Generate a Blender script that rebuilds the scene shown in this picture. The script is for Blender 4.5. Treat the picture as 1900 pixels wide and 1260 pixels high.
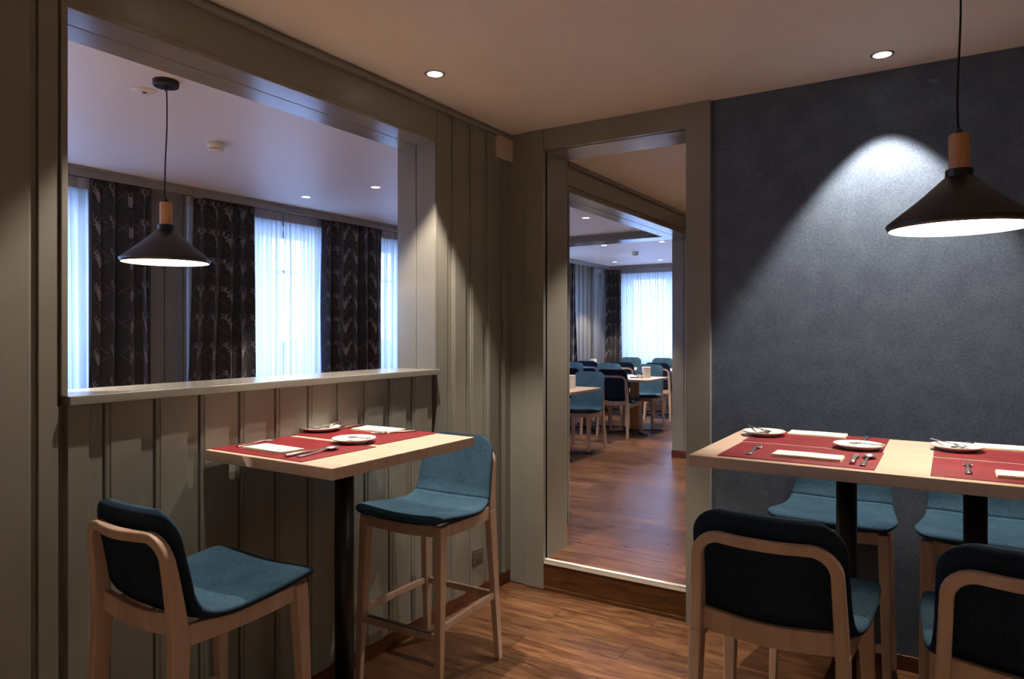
import bpy, math, random
import numpy as np
from mathutils import Vector, Matrix
random.seed(7)
C = bpy.context.scene.collection
for o in list(bpy.data.objects): bpy.data.objects.remove(o)
SC = bpy.context.scene

# ------------------------------------------------------------------ camera
cam = bpy.data.cameras.new('camera'); co = bpy.data.objects.new('camera', cam); C.objects.link(co)
co.location = (0, 0, 1.45)
co.rotation_euler = (math.radians(90), 0, math.radians(32.17))
cam.sensor_width = 36; cam.lens = 36 * 1296 / 1900
cam.shift_y = -16 / 1900
cam.clip_start = 0.05
SC.camera = co

# ------------------------------------------------------------------ world, view
SC.view_settings.view_transform = 'Standard'; SC.view_settings.look = 'None'
SC.view_settings.exposure = 0.14; SC.view_settings.gamma = 1
SC.view_settings.use_curve_mapping = False
w = bpy.data.worlds.new('sky'); SC.world = w; w.use_nodes = True
nt = w.node_tree; bg = nt.nodes['Background']
tc = nt.nodes.new('ShaderNodeTexCoord'); sx = nt.nodes.new('ShaderNodeSeparateXYZ')
mr = nt.nodes.new('ShaderNodeMapRange'); mr.inputs[1].default_value = -0.25; mr.inputs[2].default_value = 0.45
cr = nt.nodes.new('ShaderNodeValToRGB')
cr.color_ramp.elements[0].color = (0.10, 0.17, 0.30, 1); cr.color_ramp.elements[1].color = (0.30, 0.50, 1.0, 1)
e = cr.color_ramp.elements.new(0.36); e.color = (0.44, 0.60, 1.0, 1)
nt.links.new(tc.outputs['Generated'], sx.inputs[0]); nt.links.new(sx.outputs['Z'], mr.inputs[0])
nt.links.new(mr.outputs[0], cr.inputs[0]); nt.links.new(cr.outputs[0], bg.inputs[0])
bg.inputs[1].default_value = 12.5
WARM = (1.0, 0.72, 0.44)
NEUT = (1.0, 0.85, 0.70)

# ------------------------------------------------------------------ materials
def new_mat(name):
    m = bpy.data.materials.new(name); m.use_nodes = True
    return m, m.node_tree, m.node_tree.nodes['Principled BSDF']
def N(t, kind, **kw):
    n = t.nodes.new(kind)
    for k, v in kw.items():
        if isinstance(k, str) and hasattr(n, k): setattr(n, k, v)
    return n
def plain(name, col, rough=0.5, metal=0.0, spec=0.5, bump=0, bscale=200, vary=0, vscale=6, coat=0):
    m, t, b = new_mat(name)
    b.inputs['Base Color'].default_value = (*col, 1); b.inputs['Roughness'].default_value = rough
    b.inputs['Metallic'].default_value = metal; b.inputs['Specular IOR Level'].default_value = spec
    b.inputs['Coat Weight'].default_value = coat
    tcn = N(t, 'ShaderNodeTexCoord')
    if vary:
        no = N(t, 'ShaderNodeTexNoise'); no.inputs['Scale'].default_value = vscale; no.inputs['Detail'].default_value = 5
        r = N(t, 'ShaderNodeValToRGB')
        r.color_ramp.elements[0].position = 0.3; r.color_ramp.elements[1].position = 0.7
        r.color_ramp.elements[0].color = (*[c * (1 - vary) for c in col], 1)
        r.color_ramp.elements[1].color = (*[min(1, c * (1 + vary)) for c in col], 1)
        t.links.new(tcn.outputs['Object'], no.inputs['Vector']); t.links.new(no.outputs[0], r.inputs[0])
        t.links.new(r.outputs[0], b.inputs['Base Color'])
    if bump:
        no2 = N(t, 'ShaderNodeTexNoise'); no2.inputs['Scale'].default_value = bscale; no2.inputs['Detail'].default_value = 3
        bp = N(t, 'ShaderNodeBump'); bp.inputs['Strength'].default_value = bump; bp.inputs['Distance'].default_value = 0.002
        t.links.new(tcn.outputs['Object'], no2.inputs['Vector']); t.links.new(no2.outputs[0], bp.inputs['Height'])
        t.links.new(bp.outputs[0], b.inputs['Normal'])
    return m
def emit(name, col, s):
    m, t, b = new_mat(name)
    b.inputs['Base Color'].default_value = (*col, 1)
    b.inputs['Emission Color'].default_value = (*col, 1); b.inputs['Emission Strength'].default_value = s
    return m
def wood(name, c1, c2, scale=(1.2, 14, 14), rough=0.45, mott=0.25, fine=True):
    m, t, b = new_mat(name)
    tcn = N(t, 'ShaderNodeTexCoord'); mp = N(t, 'ShaderNodeMapping'); mp.inputs['Scale'].default_value = scale
    no = N(t, 'ShaderNodeTexNoise'); no.inputs['Scale'].default_value = 3; no.inputs['Detail'].default_value = 8; no.inputs['Distortion'].default_value = 0.6
    r = N(t, 'ShaderNodeValToRGB'); r.color_ramp.elements[0].position = 0.3; r.color_ramp.elements[1].position = 0.72
    r.color_ramp.elements[0].color = (*c1, 1); r.color_ramp.elements[1].color = (*c2, 1)
    t.links.new(tcn.outputs['Object'], mp.inputs[0]); t.links.new(mp.outputs[0], no.inputs['Vector'])
    t.links.new(no.outputs[0], r.inputs[0]); t.links.new(r.outputs[0], b.inputs['Base Color'])
    b.inputs['Roughness'].default_value = rough
    bp = N(t, 'ShaderNodeBump'); bp.inputs['Strength'].default_value = 0.15; bp.inputs['Distance'].default_value = 0.001
    t.links.new(no.outputs[0], bp.inputs['Height']); t.links.new(bp.outputs[0], b.inputs['Normal'])
    return m
def fabric(name, c1, c2, sheen=0.3, scale=700, streak=(1, 1, 0.12), bump=0.35):
    """woven heathered upholstery: fine grain plus longer slubs"""
    m, t, b = new_mat(name)
    tcn = N(t, 'ShaderNodeTexCoord'); mp = N(t, 'ShaderNodeMapping'); mp.inputs['Scale'].default_value = streak
    n1 = N(t, 'ShaderNodeTexNoise'); n1.inputs['Scale'].default_value = scale; n1.inputs['Detail'].default_value = 2
    n2 = N(t, 'ShaderNodeTexNoise'); n2.inputs['Scale'].default_value = scale * 0.35; n2.inputs['Detail'].default_value = 3
    n3 = N(t, 'ShaderNodeTexNoise'); n3.inputs['Scale'].default_value = 9; n3.inputs['Detail'].default_value = 4
    t.links.new(tcn.outputs['Object'], mp.inputs[0]); t.links.new(mp.outputs[0], n1.inputs['Vector'])
    t.links.new(tcn.outputs['Object'], n2.inputs['Vector']); t.links.new(tcn.outputs['Object'], n3.inputs['Vector'])
    a = N(t, 'ShaderNodeMath', operation='ADD'); a2 = N(t, 'ShaderNodeMath', operation='MULTIPLY_ADD')
    t.links.new(n1.outputs[0], a.inputs[0]); t.links.new(n2.outputs[0], a.inputs[1])
    t.links.new(n3.outputs[0], a2.inputs[0]); a2.inputs[1].default_value = 0.5; t.links.new(a.outputs[0], a2.inputs[2])
    r = N(t, 'ShaderNodeValToRGB')
    r.color_ramp.elements[0].position = 0.50; r.color_ramp.elements[1].position = 0.80
    dv = N(t, 'ShaderNodeMath', operation='MULTIPLY'); dv.inputs[1].default_value = 0.5
    t.links.new(a2.outputs[0], dv.inputs[0]); t.links.new(dv.outputs[0], r.inputs[0])
    r.color_ramp.elements[0].color = (*c1, 1); r.color_ramp.elements[1].color = (*c2, 1)
    t.links.new(r.outputs[0], b.inputs['Base Color'])
    b.inputs['Roughness'].default_value = 0.9; b.inputs['Specular IOR Level'].default_value = 0.15
    b.inputs['Sheen Weight'].default_value = sheen; b.inputs['Sheen Roughness'].default_value = 0.4
    b.inputs['Sheen Tint'].default_value = (*c2, 1)
    bp = N(t, 'ShaderNodeBump'); bp.inputs['Strength'].default_value = bump; bp.inputs['Distance'].default_value = 0.0015
    t.links.new(a.outputs[0], bp.inputs['Height']); t.links.new(bp.outputs[0], b.inputs['Normal'])
    return m
def plank_floor(name):
    m, t, b = new_mat(name)
    tcn = N(t, 'ShaderNodeTexCoord')
    br = N(t, 'ShaderNodeTexBrick'); br.offset = 0.37; br.squash = 1
    br.inputs['Scale'].default_value = 1; br.inputs['Brick Width'].default_value = 1.25; br.inputs['Row Height'].default_value = 0.19
    br.inputs['Mortar Size'].default_value = 0.0016; br.inputs['Mortar Smooth'].default_value = 0.2; br.inputs['Bias'].default_value = 0
    br.inputs['Color1'].default_value = (0, 0, 0, 1); br.inputs['Color2'].default_value = (1, 1, 1, 1); br.inputs['Mortar'].default_value = (0.5, 0.5, 0.5, 1)
    t.links.new(tcn.outputs['Object'], br.inputs['Vector'])
    mp = N(t, 'ShaderNodeMapping'); mp.inputs['Scale'].default_value = (1.6, 11, 1)
    off = N(t, 'ShaderNodeVectorMath', operation='SCALE'); off.inputs[3].default_value = 7.3
    ad = N(t, 'ShaderNodeVectorMath', operation='ADD')
    t.links.new(br.outputs['Color'], off.inputs[0]); t.links.new(tcn.outputs['Object'], ad.inputs[0]); t.links.new(off.outputs[0], ad.inputs[1])
    t.links.new(ad.outputs[0], mp.inputs[0])
    no = N(t, 'ShaderNodeTexNoise'); no.inputs['Scale'].default_value = 2.2; no.inputs['Detail'].default_value = 9; no.inputs['Distortion'].default_value = 1.2; no.inputs['Roughness'].default_value = 0.62
    t.links.new(mp.outputs[0], no.inputs['Vector'])
    r = N(t, 'ShaderNodeValToRGB'); rr = r.color_ramp
    rr.elements[0].position = 0.28; rr.elements[0].color = (0.050, 0.018, 0.008, 1)
    rr.elements[1].position = 0.75; rr.elements[1].color = (0.29, 0.155, 0.078, 1)
    e1 = rr.elements.new(0.45); e1.color = (0.125, 0.057, 0.028, 1)
    e2 = rr.elements.new(0.56); e2.color = (0.19, 0.094, 0.046, 1)
    t.links.new(no.outputs[0], r.inputs[0])
    # knots
    vo = N(t, 'ShaderNodeTexVoronoi'); vo.inputs['Scale'].default_value = 1.5
    mpk = N(t, 'ShaderNodeMapping'); mpk.inputs['Scale'].default_value = (0.8, 1.7, 1); t.links.new(ad.outputs[0], mpk.inputs[0]); t.links.new(mpk.outputs[0], vo.inputs['Vector'])
    kr = N(t, 'ShaderNodeValToRGB'); kr.color_ramp.elements[0].position = 0.015; kr.color_ramp.elements[1].position = 0.07
    kr.color_ramp.elements[0].color = (0.25, 0.2, 0.17, 1); kr.color_ramp.elements[1].color = (1, 1, 1, 1)
    t.links.new(vo.outputs['Distance'], kr.inputs[0])
    # tone per plank
    tr = N(t, 'ShaderNodeValToRGB'); tr.color_ramp.elements[0].color = (0.70, 0.68, 0.66, 1); tr.color_ramp.elements[1].color = (1.2, 1.15, 1.1, 1)
    t.links.new(br.outputs['Color'], tr.inputs[0])
    mx = N(t, 'ShaderNodeMixRGB', blend_type='MULTIPLY'); mx.inputs[0].default_value = 1
    t.links.new(r.outputs[0], mx.inputs[1]); t.links.new(tr.outputs[0], mx.inputs[2])
    mx2 = N(t, 'ShaderNodeMixRGB', blend_type='MULTIPLY'); mx2.inputs[0].default_value = 1
    t.links.new(mx.outputs[0], mx2.inputs[1]); t.links.new(kr.outputs[0], mx2.inputs[2])
    mx3 = N(t, 'ShaderNodeMixRGB'); mx3.inputs[2].default_value = (0.03, 0.012, 0.006, 1)
    t.links.new(br.outputs['Fac'], mx3.inputs[0]); t.links.new(mx2.outputs[0], mx3.inputs[1])
    t.links.new(mx3.outputs[0], b.inputs['Base Color'])
    b.inputs['Roughness'].default_value = 0.36
    rm = N(t, 'ShaderNodeMapRange'); rm.inputs[3].default_value = 0.20; rm.inputs[4].default_value = 0.42
    t.links.new(no.outputs[0], rm.inputs[0]); t.links.new(rm.outputs[0], b.inputs['Roughness'])
    bp = N(t, 'ShaderNodeBump'); bp.inputs['Strength'].default_value = 0.25; bp.inputs['Distance'].default_value = 0.002
    t.links.new(no.outputs[0], bp.inputs['Height']); t.links.new(bp.outputs[0], b.inputs['Normal'])
    return m
def painted_boards(name, col):
    m = plain(name, col, rough=0.33, spec=0.5, vary=0.06, vscale=3)
    t = m.node_tree; b = t.nodes['Principled BSDF']
    tcn = N(t, 'ShaderNodeTexCoord'); mp = N(t, 'ShaderNodeMapping'); mp.inputs['Scale'].default_value = (9, 9, 0.7)
    no = N(t, 'ShaderNodeTexNoise'); no.inputs['Scale'].default_value = 8; no.inputs['Detail'].default_value = 6; no.inputs['Distortion'].default_value = 0.5
    t.links.new(tcn.outputs['Object'], mp.inputs[0]); t.links.new(mp.outputs[0], no.inputs['Vector'])
    vo = N(t, 'ShaderNodeTexVoronoi'); vo.inputs['Scale'].default_value = 5.5
    t.links.new(tcn.outputs['Object'], vo.inputs['Vector'])
    rm = N(t, 'ShaderNodeMapRange'); rm.inputs[1].default_value = 0.02; rm.inputs[2].default_value = 0.05; rm.inputs[3].default_value = 1.2; rm.inputs[4].default_value = 0
    t.links.new(vo.outputs['Distance'], rm.inputs[0])
    a = N(t, 'ShaderNodeMath', operation='ADD'); t.links.new(no.outputs[0], a.inputs[0]); t.links.new(rm.outputs[0], a.inputs[1])
    bp = N(t, 'ShaderNodeBump'); bp.inputs['Strength'].default_value = 0.18; bp.inputs['Distance'].default_value = 0.003
    t.links.new(a.outputs[0], bp.inputs['Height']); t.links.new(bp.outputs[0], b.inputs['Normal'])
    return m
def sheer_mat():
    m, t, b = new_mat('sheer_voile')
    out = t.nodes['Material Output']; t.nodes.remove(b)
    tr = N(t, 'ShaderNodeBsdfTransparent'); tl = N(t, 'ShaderNodeBsdfTranslucent'); df = N(t, 'ShaderNodeBsdfDiffuse')
    tl.inputs[0].default_value = (0.93, 0.94, 0.96, 1); df.inputs[0].default_value = (0.75, 0.77, 0.8, 1)
    m1 = N(t, 'ShaderNodeMixShader'); m1.inputs[0].default_value = 0.12
    m2 = N(t, 'ShaderNodeMixShader')
    t.links.new(tl.outputs[0], m1.inputs[1]); t.links.new(df.outputs[0], m1.inputs[2])
    lw = N(t, 'ShaderNodeLayerWeight'); lw.inputs[0].default_value = 0.35
    rm = N(t, 'ShaderNodeMapRange'); rm.inputs[3].default_value = 0.84; rm.inputs[4].default_value = 0.98
    t.links.new(lw.outputs['Facing'], rm.inputs[0]); t.links.new(rm.outputs[0], m2.inputs[0])
    t.links.new(tr.outputs[0], m2.inputs[1]); t.links.new(m1.outputs[0], m2.inputs[2])
    t.links.new(m2.outputs[0], out.inputs[0])
    return m
def drape_mat():
    m, t, b = new_mat('stag_print_drape')
    at = N(t, 'ShaderNodeAttribute', attribute_name='print'); at.attribute_type = 'GEOMETRY'
    mx = N(t, 'ShaderNodeMixRGB'); mx.inputs[1].default_value = (0.020, 0.019, 0.023, 1); mx.inputs[2].default_value = (0.30, 0.29, 0.31, 1)
    t.links.new(at.outputs['Fac'], mx.inputs[0]); t.links.new(mx.outputs[0], b.inputs['Base Color'])
    b.inputs['Roughness'].default_value = 0.75; b.inputs['Sheen Weight'].default_value = 0.25
    return m
def glass_mat(name, rough=0.0, col=(0.95, 0.98, 1)):
    m, t, b = new_mat(name)
    b.inputs['Base Color'].default_value = (*col, 1); b.inputs['Transmission Weight'].default_value = 1
    b.inputs['Roughness'].default_value = rough; b.inputs['IOR'].default_value = 1.45
    return m
def pane_mat():
    m, t, b = new_mat('window_glass'); out = t.nodes['Material Output']; t.nodes.remove(b)
    tr = N(t, 'ShaderNodeBsdfTransparent'); tr.inputs[0].default_value = (0.96, 0.98, 1, 1)
    gl = N(t, 'ShaderNodeBsdfGlossy'); gl.inputs['Roughness'].default_value = 0.02
    mx = N(t, 'ShaderNodeMixShader'); mx.inputs[0].default_value = 0.06
    t.links.new(tr.outputs[0], mx.inputs[1]); t.links.new(gl.outputs[0], mx.inputs[2]); t.links.new(mx.outputs[0], out.inputs[0])
    return m

PAINT = painted_boards('sage_painted_boards', (0.225, 0.220, 0.192))
PAINT_TRIM = plain('sage_gloss_paint', (0.238, 0.232, 0.204), rough=0.20, spec=0.55, bump=0.05, bscale=12, vary=0.04)
CEIL = plain('ceiling_paint', (0.84, 0.80, 0.74), rough=0.6, bump=0.05, bscale=60, vary=0.02)
CEILD = plain('ceiling_paint_white', (0.78, 0.77, 0.76), rough=0.45, bump=0.05, bscale=60)
GREY = plain('hidden_wall_plaster', (0.30, 0.285, 0.235), rough=0.6)
FLOOR = plank_floor('smoked_oak_planks')
DARKWOOD = wood('stained_oak_trim', (0.045, 0.012, 0.005), (0.15, 0.045, 0.016), scale=(1.5, 1.5, 18), rough=0.35)
RISER = wood('oak_riser', (0.045, 0.016, 0.005), (0.15, 0.062, 0.018), scale=(1.5, 6, 12), rough=0.35)
BEECH = wood('bleached_beech', (0.47, 0.325, 0.24), (0.60, 0.44, 0.34), scale=(9, 9, 1.2), rough=0.45)
BEECHX = wood('beech_tabletop', (0.60, 0.44, 0.335), (0.70, 0.54, 0.425), scale=(1.0, 12, 6), rough=0.33)
LAMPWOOD = wood('lamp_oak', (0.34, 0.14, 0.05), (0.62, 0.31, 0.13), scale=(14, 14, 1.5), rough=0.5)
TEAL = fabric('teal_heather_fabric', (0.014, 0.040, 0.074), (0.066, 0.140, 0.205), scale=750)
NAVY = fabric('navy_denim_fabric', (0.005, 0.012, 0.028), (0.026, 0.048, 0.088), sheen=0.12, scale=800)
WALLBLUE = fabric('slate_blue_wall_fabric', (0.060, 0.079, 0.120), (0.132, 0.172, 0.225), sheen=0.0, scale=620, streak=(1, 1, 0.4), bump=0.15)
BLACK = plain('black_powder_coat', (0.008, 0.008, 0.009), rough=0.35)
BLACKM = plain('matt_black_lamp', (0.012, 0.011, 0.011), rough=0.42, bump=0.05)
CORD = plain('black_textile_cord', (0.006, 0.006, 0.006), rough=0.9)
WHITEIN = plain('white_enamel', (0.85, 0.83, 0.78), rough=0.5)
METAL = plain('polished_steel', (0.72, 0.70, 0.68), rough=0.27, metal=1)
CHROME = plain('brushed_nickel', (0.55, 0.54, 0.52), rough=0.35, metal=1)
NOSE = plain('white_aluminium_nosing', (0.80, 0.76, 0.68), rough=0.4)
PORC = plain('porcelain', (0.86, 0.84, 0.79), rough=0.18, coat=0.3)
PAPER = plain('cream_paper_napkin', (0.93, 0.80, 0.60), rough=0.9, bump=0.2, bscale=300)
RED = plain('red_leatherette', (0.20, 0.010, 0.016), rough=0.45, bump=0.35, bscale=160, vary=0.22, vscale=14)
ORANGE = wood('orange_beech_box', (0.36, 0.13, 0.025), (0.55, 0.22, 0.05), scale=(8, 8, 1.2), rough=0.4)
PLASTIC = plain('white_plastic', (0.72, 0.69, 0.63), rough=0.4)
VENT = plain('cream_cover_plate', (0.62, 0.52, 0.42), rough=0.5)
SOCK = plain('bronze_grey_plate', (0.10, 0.085, 0.07), rough=0.35)
SHEER = sheer_mat(); DRAPE = drape_mat(); GLASS = pane_mat(); JAR = glass_mat('jar_glass')
TAPE = plain('curtain_header_tape', (0.42, 0.41, 0.44), rough=0.9)
FRAMEW = plain('window_frame_paint', (0.55, 0.55, 0.55), rough=0.4)
SNOW = plain('terrace_render', (0.32, 0.34, 0.40), rough=0.9)
PURPLE = plain('purple_card', (0.16, 0.09, 0.42), rough=0.5)
WHITEC = plain('white_card', (0.8, 0.78, 0.8), rough=0.5)
SALT = plain('salt', (0.8, 0.75, 0.72), rough=0.8); PEPPER = plain('pepper_cap', (0.02, 0.02, 0.02), rough=0.4)
GREYM = plain('dark_strip', (0.10, 0.095, 0.09), rough=0.4, metal=0.6)
GLOW = emit('lamp_glow', (1.0, 0.90, 0.76), 9.0)
DGLOW = emit('downlight_glow', (1.0, 0.88, 0.70), 5.0)

# ------------------------------------------------------------------ mesh helpers
class MB:
    def __init__(s): s.v = []; s.f = []; s.m = []
    def add(s, vs, fs, mi=0):
        b = len(s.v); s.v += [tuple(p) for p in vs]
        s.f += [tuple(b + i for i in f) for f in fs]; s.m += [mi] * len(fs); return s
    def box(s, x0, x1, y0, y1, z0, z1, mi=0):
        vs = [(x, y, z) for z in (z0, z1) for y in (y0, y1) for x in (x0, x1)]
        fs = [(0, 2, 3, 1), (4, 5, 7, 6), (0, 1, 5, 4), (2, 6, 7, 3), (0, 4, 6, 2), (1, 3, 7, 5)]
        return s.add(vs, fs, mi)
    def lathe(s, prof, c=(0, 0, 0), n=32, mi=0, close=False):
        vs = []; fs = []
        for (r, z) in prof:
            for k in range(n):
                a = 2 * math.pi * k / n
                vs.append((c[0] + r * math.cos(a), c[1] + r * math.sin(a), c[2] + z))
        L = len(prof)
        for i in range(L - 1 if not close else L):
            j = (i + 1) % L
            for k in range(n):
                k2 = (k + 1) % n
                fs.append((i * n + k, i * n + k2, j * n + k2, j * n + k))
        if not close:
            if prof[0][0] > 1e-6: fs.append(tuple(range(n))[::-1])
            if prof[-1][0] > 1e-6: fs.append(tuple((L - 1) * n + k for k in range(n)))
        return s.add(vs, fs, mi)
    def loft(s, rings, mi=0, caps=True):
        n = len(rings[0]); vs = [p for r in rings for p in r]; fs = []
        for i in range(len(rings) - 1):
            for k in range(n):
                k2 = (k + 1) % n
                fs.append((i * n + k, i * n + k2, (i + 1) * n + k2, (i + 1) * n + k))
        if caps:
            fs.append(tuple(range(n))[::-1]); fs.append(tuple((len(rings) - 1) * n + k for k in range(n)))
        return s.add(vs, fs, mi)
    def tube(s, pts, r, n=8, mi=0):
        rings = []
        for i, p in enumerate(pts):
            p = Vector(p); a = Vector(pts[max(0, i - 1)]); b = Vector(pts[min(len(pts) - 1, i + 1)])
            t = (b - a).normalized(); u = t.cross(Vector((0.3, 1, 0.1))).normalized(); w_ = t.cross(u)
            rr = r[i] if isinstance(r, (list, tuple)) else r
            rings.append([tuple(p + rr * (math.cos(2 * math.pi * k / n) * u + math.sin(2 * math.pi * k / n) * w_)) for k in range(n)])
        return s.loft(rings, mi)
    def sweep(s, pts, W, D, axis=(0, 1, 0), mi=0):
        """rectangular section: depth D along axis, width W perpendicular to the path"""
        rings = []; ax = Vector(axis)
        for i, p in enumerate(pts):
            p = Vector(p); a = Vector(pts[max(0, i - 1)]); b = Vector(pts[min(len(pts) - 1, i + 1)])
            t = (b - a).normalized(); d = (ax - t * ax.dot(t)).normalized(); u = t.cross(d).normalized()
            wv = (W[i] if isinstance(W, (list, tuple)) else W) / 2; dv = (D[i] if isinstance(D, (list, tuple)) else D) / 2
            rings.append([tuple(p + u * sx_ * wv + d * sy_ * dv) for sx_, sy_ in ((-1, -1), (1, -1), (1, 1), (-1, 1))])
        return s.loft(rings, mi)
    def build(s, name, mats, parent=None, smooth=False, bevel=0, seg=2, subsurf=0, xf=None, normals=True):
        me = bpy.data.meshes.new(name)
        vs = s.v if xf is None else [tuple(xf @ Vector(p)) for p in s.v]
        me.from_pydata(vs, [], s.f)
        if not isinstance(mats, (list, tuple)): mats = [mats]
        for m in mats: me.materials.append(m)
        if len(mats) > 1: me.polygons.foreach_set('material_index', s.m)
        me.validate()
        if normals:
            import bmesh
            bm = bmesh.new(); bm.from_mesh(me); bmesh.ops.recalc_face_normals(bm, faces=bm.faces); bm.to_mesh(me); bm.free()
        if smooth:
            me.polygons.foreach_set('use_smooth', [True] * len(me.polygons))
        me.update()
        o = bpy.data.objects.new(name, me); C.objects.link(o)
        if parent is not None: o.parent = parent
        if bevel:
            b = o.modifiers.new('bevel', 'BEVEL'); b.width = bevel; b.segments = seg; b.limit_method = 'ANGLE'; b.angle_limit = math.radians(35)
            b.harden_normals = False
            if not smooth: me.polygons.foreach_set('use_smooth', [True] * len(me.polygons)); me.shade_smooth_by_angle = None if False else getattr(me, 'shade_smooth_by_angle', None) if False else None if False else None
        if subsurf:
            q = o.modifiers.new('subsurf', 'SUBSURF'); q.levels = subsurf; q.render_levels = subsurf
        return o
# 'smooth with bevel' needs sharp flat faces: handled by a weighted normal modifier
_old_build = MB.build
def _build(s, name, mats, parent=None, smooth=False, bevel=0, **k):
    if bevel:
        me_o = _old_build(s, name, mats, parent, False, 0, **{q: v for q, v in k.items() if q not in ('seg',)})
        b = me_o.modifiers.new('bevel', 'BEVEL'); b.width = bevel; b.segments = k.get('seg', 2)
        b.limit_method = 'ANGLE'; b.angle_limit = math.radians(30)
        me_o.data.polygons.foreach_set('use_smooth', [True] * len(me_o.data.polygons))
        wn = me_o.modifiers.new('wn', 'WEIGHTED_NORMAL'); wn.keep_sharp = False
        return me_o
    return _old_build(s, name, mats, parent, smooth, 0, **k)
MB.build = _build

def tag(o, label, cat, group=None):
    o['label'] = label; o['category'] = cat
    if group: o['group'] = group
    return o
def thing(name, loc, rotz, label, cat, group=None):
    o = bpy.data.objects.new(name, None); C.objects.link(o); o.empty_display_size = 0.1
    o.location = loc; o.rotation_euler = (0, 0, rotz)
    return tag(o, label, cat, group)
def struct(o): o['kind'] = 'structure'; return o
def dup(root, loc, rotz, label, group=None):
    r = root.copy(); C.objects.link(r); r.location = loc; r.rotation_euler = (0, 0, rotz); r['label'] = label
    if group: r['group'] = group
    for ch in list(root.children):
        c = ch.copy(); C.objects.link(c); c.parent = r
        for g in list(ch.children):
            d = g.copy(); C.objects.link(d); d.parent = c
    return r
def lamp(name, kind, loc, energy, col, parent=None, **kw):
    l = bpy.data.lights.new(name, kind); l.energy = energy; l.color = col
    for k, v in kw.items(): setattr(l, k, v)
    o = bpy.data.objects.new(name, l); C.objects.link(o); o.location = loc
    if parent: o.parent = parent
    return o
def smoothstep(a, b, x):
    t = min(1, max(0, (x - a) / (b - a))); return t * t * (3 - 2 * t)

# ------------------------------------------------------------------ the shell of the place
XL = -2.161; XLB = -2.39; YB = 3.426; YBB = 3.687; ZC = 2.58; ZU = 0.167
DX0, DX1, DZ = -1.933, -1.118, 2.462; XW = -5.27; YF = 11.62; YS = -1.4; XR = 2.3
# floors
struct(MB().box(XLB, XR, YS, YB, -0.1, 0).build('floor', FLOOR))
struct(MB().box(XW - 0.4, XLB, YS, YF + 0.3, -0.1, ZU).box(XLB, XR, YB + .05, 6.9, -0.1, ZU).box(DX0, DX1, YB - .001, YB + .05, -.1, ZU).build('floor', FLOOR))
struct(MB().box(XLB, XR + .1, YS - .1, YB, ZC, ZC + .1).build('ceiling', CEIL))
struct(MB().box(XLB + .1, XR + .1, YBB - .1, 7.0, ZC, ZC + .1).build('ceiling', CEIL))
struct(MB().box(XW - .4, XLB, YS - .1, YF + .3, ZC, ZC + .1).build('ceiling', CEILD))

# board-and-recess panelling (profile across y, extruded in z)
PITCH = 0.158
def panel(y0, y1, z0, z1, x, face=1, phase=1.130, mb=None, alongx=False):
    """groove at phase + k*PITCH; recess strip to its near side, bead after it"""
    pts = []
    k0 = int(math.floor((y0 - phase) / PITCH)) - 1; k1 = int(math.ceil((y1 - phase) / PITCH)) + 1
    prof = [(-0.047, 0.0), (-0.041, -0.009), (-0.0035, -0.009), (-0.002, -0.020), (0.002, -0.020), (0.0035, -0.004), (0.010, -0.0015), (0.016, -0.004), (0.018, 0.0)]
    raw = []
    for k in range(k0, k1 + 1):
        for (dy, dx) in prof: raw.append((phase + k * PITCH + dy, dx))
    raw.sort()
    def at(y):
        for (a, b) in zip(raw, raw[1:]):
            if a[0] <= y <= b[0]: return a[1] + (b[1] - a[1]) * (y - a[0]) / max(1e-9, b[0] - a[0])
        return 0
    P = [(y0, at(y0))] + [p for p in raw if y0 < p[0] < y1] + [(y1, at(y1))]
    back = -0.03
    loop = P + [(y1, back), (y0, back)]
    mb = mb or MB()
    def v(p, z):
        return (p[0], x + face * p[1], z) if alongx else (x + face * p[1], p[0], z)
    vs = [v(p, z0) for p in loop] + [v(p, z1) for p in loop]; n = len(loop)
    fs = [(i, (i + 1) % n, n + (i + 1) % n, n + i) for i in range(n)]
    fs += [tuple(range(n))[::-1], tuple(range(n, 2 * n))]
    return mb.add(vs, fs)
HY0, HY1, HZ0, HZ1 = 1.022, 2.712, 1.262, 2.382
# left wall: core with the hatch opening and the corridor opening, panelling on the room face
m = MB()
m.box(XLB, XL - .03, YS, HY0 - .019, -0.1, ZC).box(XLB, XL - .03, HY1 + .019, 4.129, -0.1, ZC)
m.box(XLB, XL - .03, HY0 - .019, HY1 + .019, -0.1, HZ0 - 0.028).box(XLB, XL - .03, HY0 - .019, HY1 + .019, HZ1 + .019, ZC)
m.box(XLB, XL - .008, 4.129, 6.9, 2.393, ZC)
panel(YS, 0.946, 0.07, ZC, XL, mb=m); panel(HY0 + .004, HY1, 0.07, HZ0 - .028, XL, mb=m); panel(2.737, YB, 0.07, ZC, XL, mb=m)
m.box(XL - .03, XL + .001, 0.949, 0.999, 0.0, ZC)                      # flat stile left of the hatch
m.box(XL - .03, XL - .001, HY0 - .02, 2.733, HZ1 + .018, ZC)            # head board above the hatch
m.box(XL - .03, XL - .004, 0.946, 2.74, 0.07, HZ0 - .03) if False else None
struct(m.build('wall_left', PAINT))
# hatch lining: two boards deep with a shadow groove between
m = MB()
for (xa, xb) in ((XL - .112, XL + .008), (XLB - .008, XL - .116)):
    m.box(xa, xb, HY0 - .018, HY0, HZ0, HZ1 + .018)
    m.box(xa, xb, HY1, HY1 + .018, HZ0, HZ1 + .018)
    m.box(xa, xb, HY0, HY1, HZ1, HZ1 + .018)
struct(m.build('trim_1', PAINT_TRIM, bevel=.002))
struct(MB().box(XLB - .015, XL + .026, HY0 - .004, HY1 + .016, HZ0 - .028, HZ0).build('trim_2', PAINT_TRIM, bevel=.003))
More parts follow.
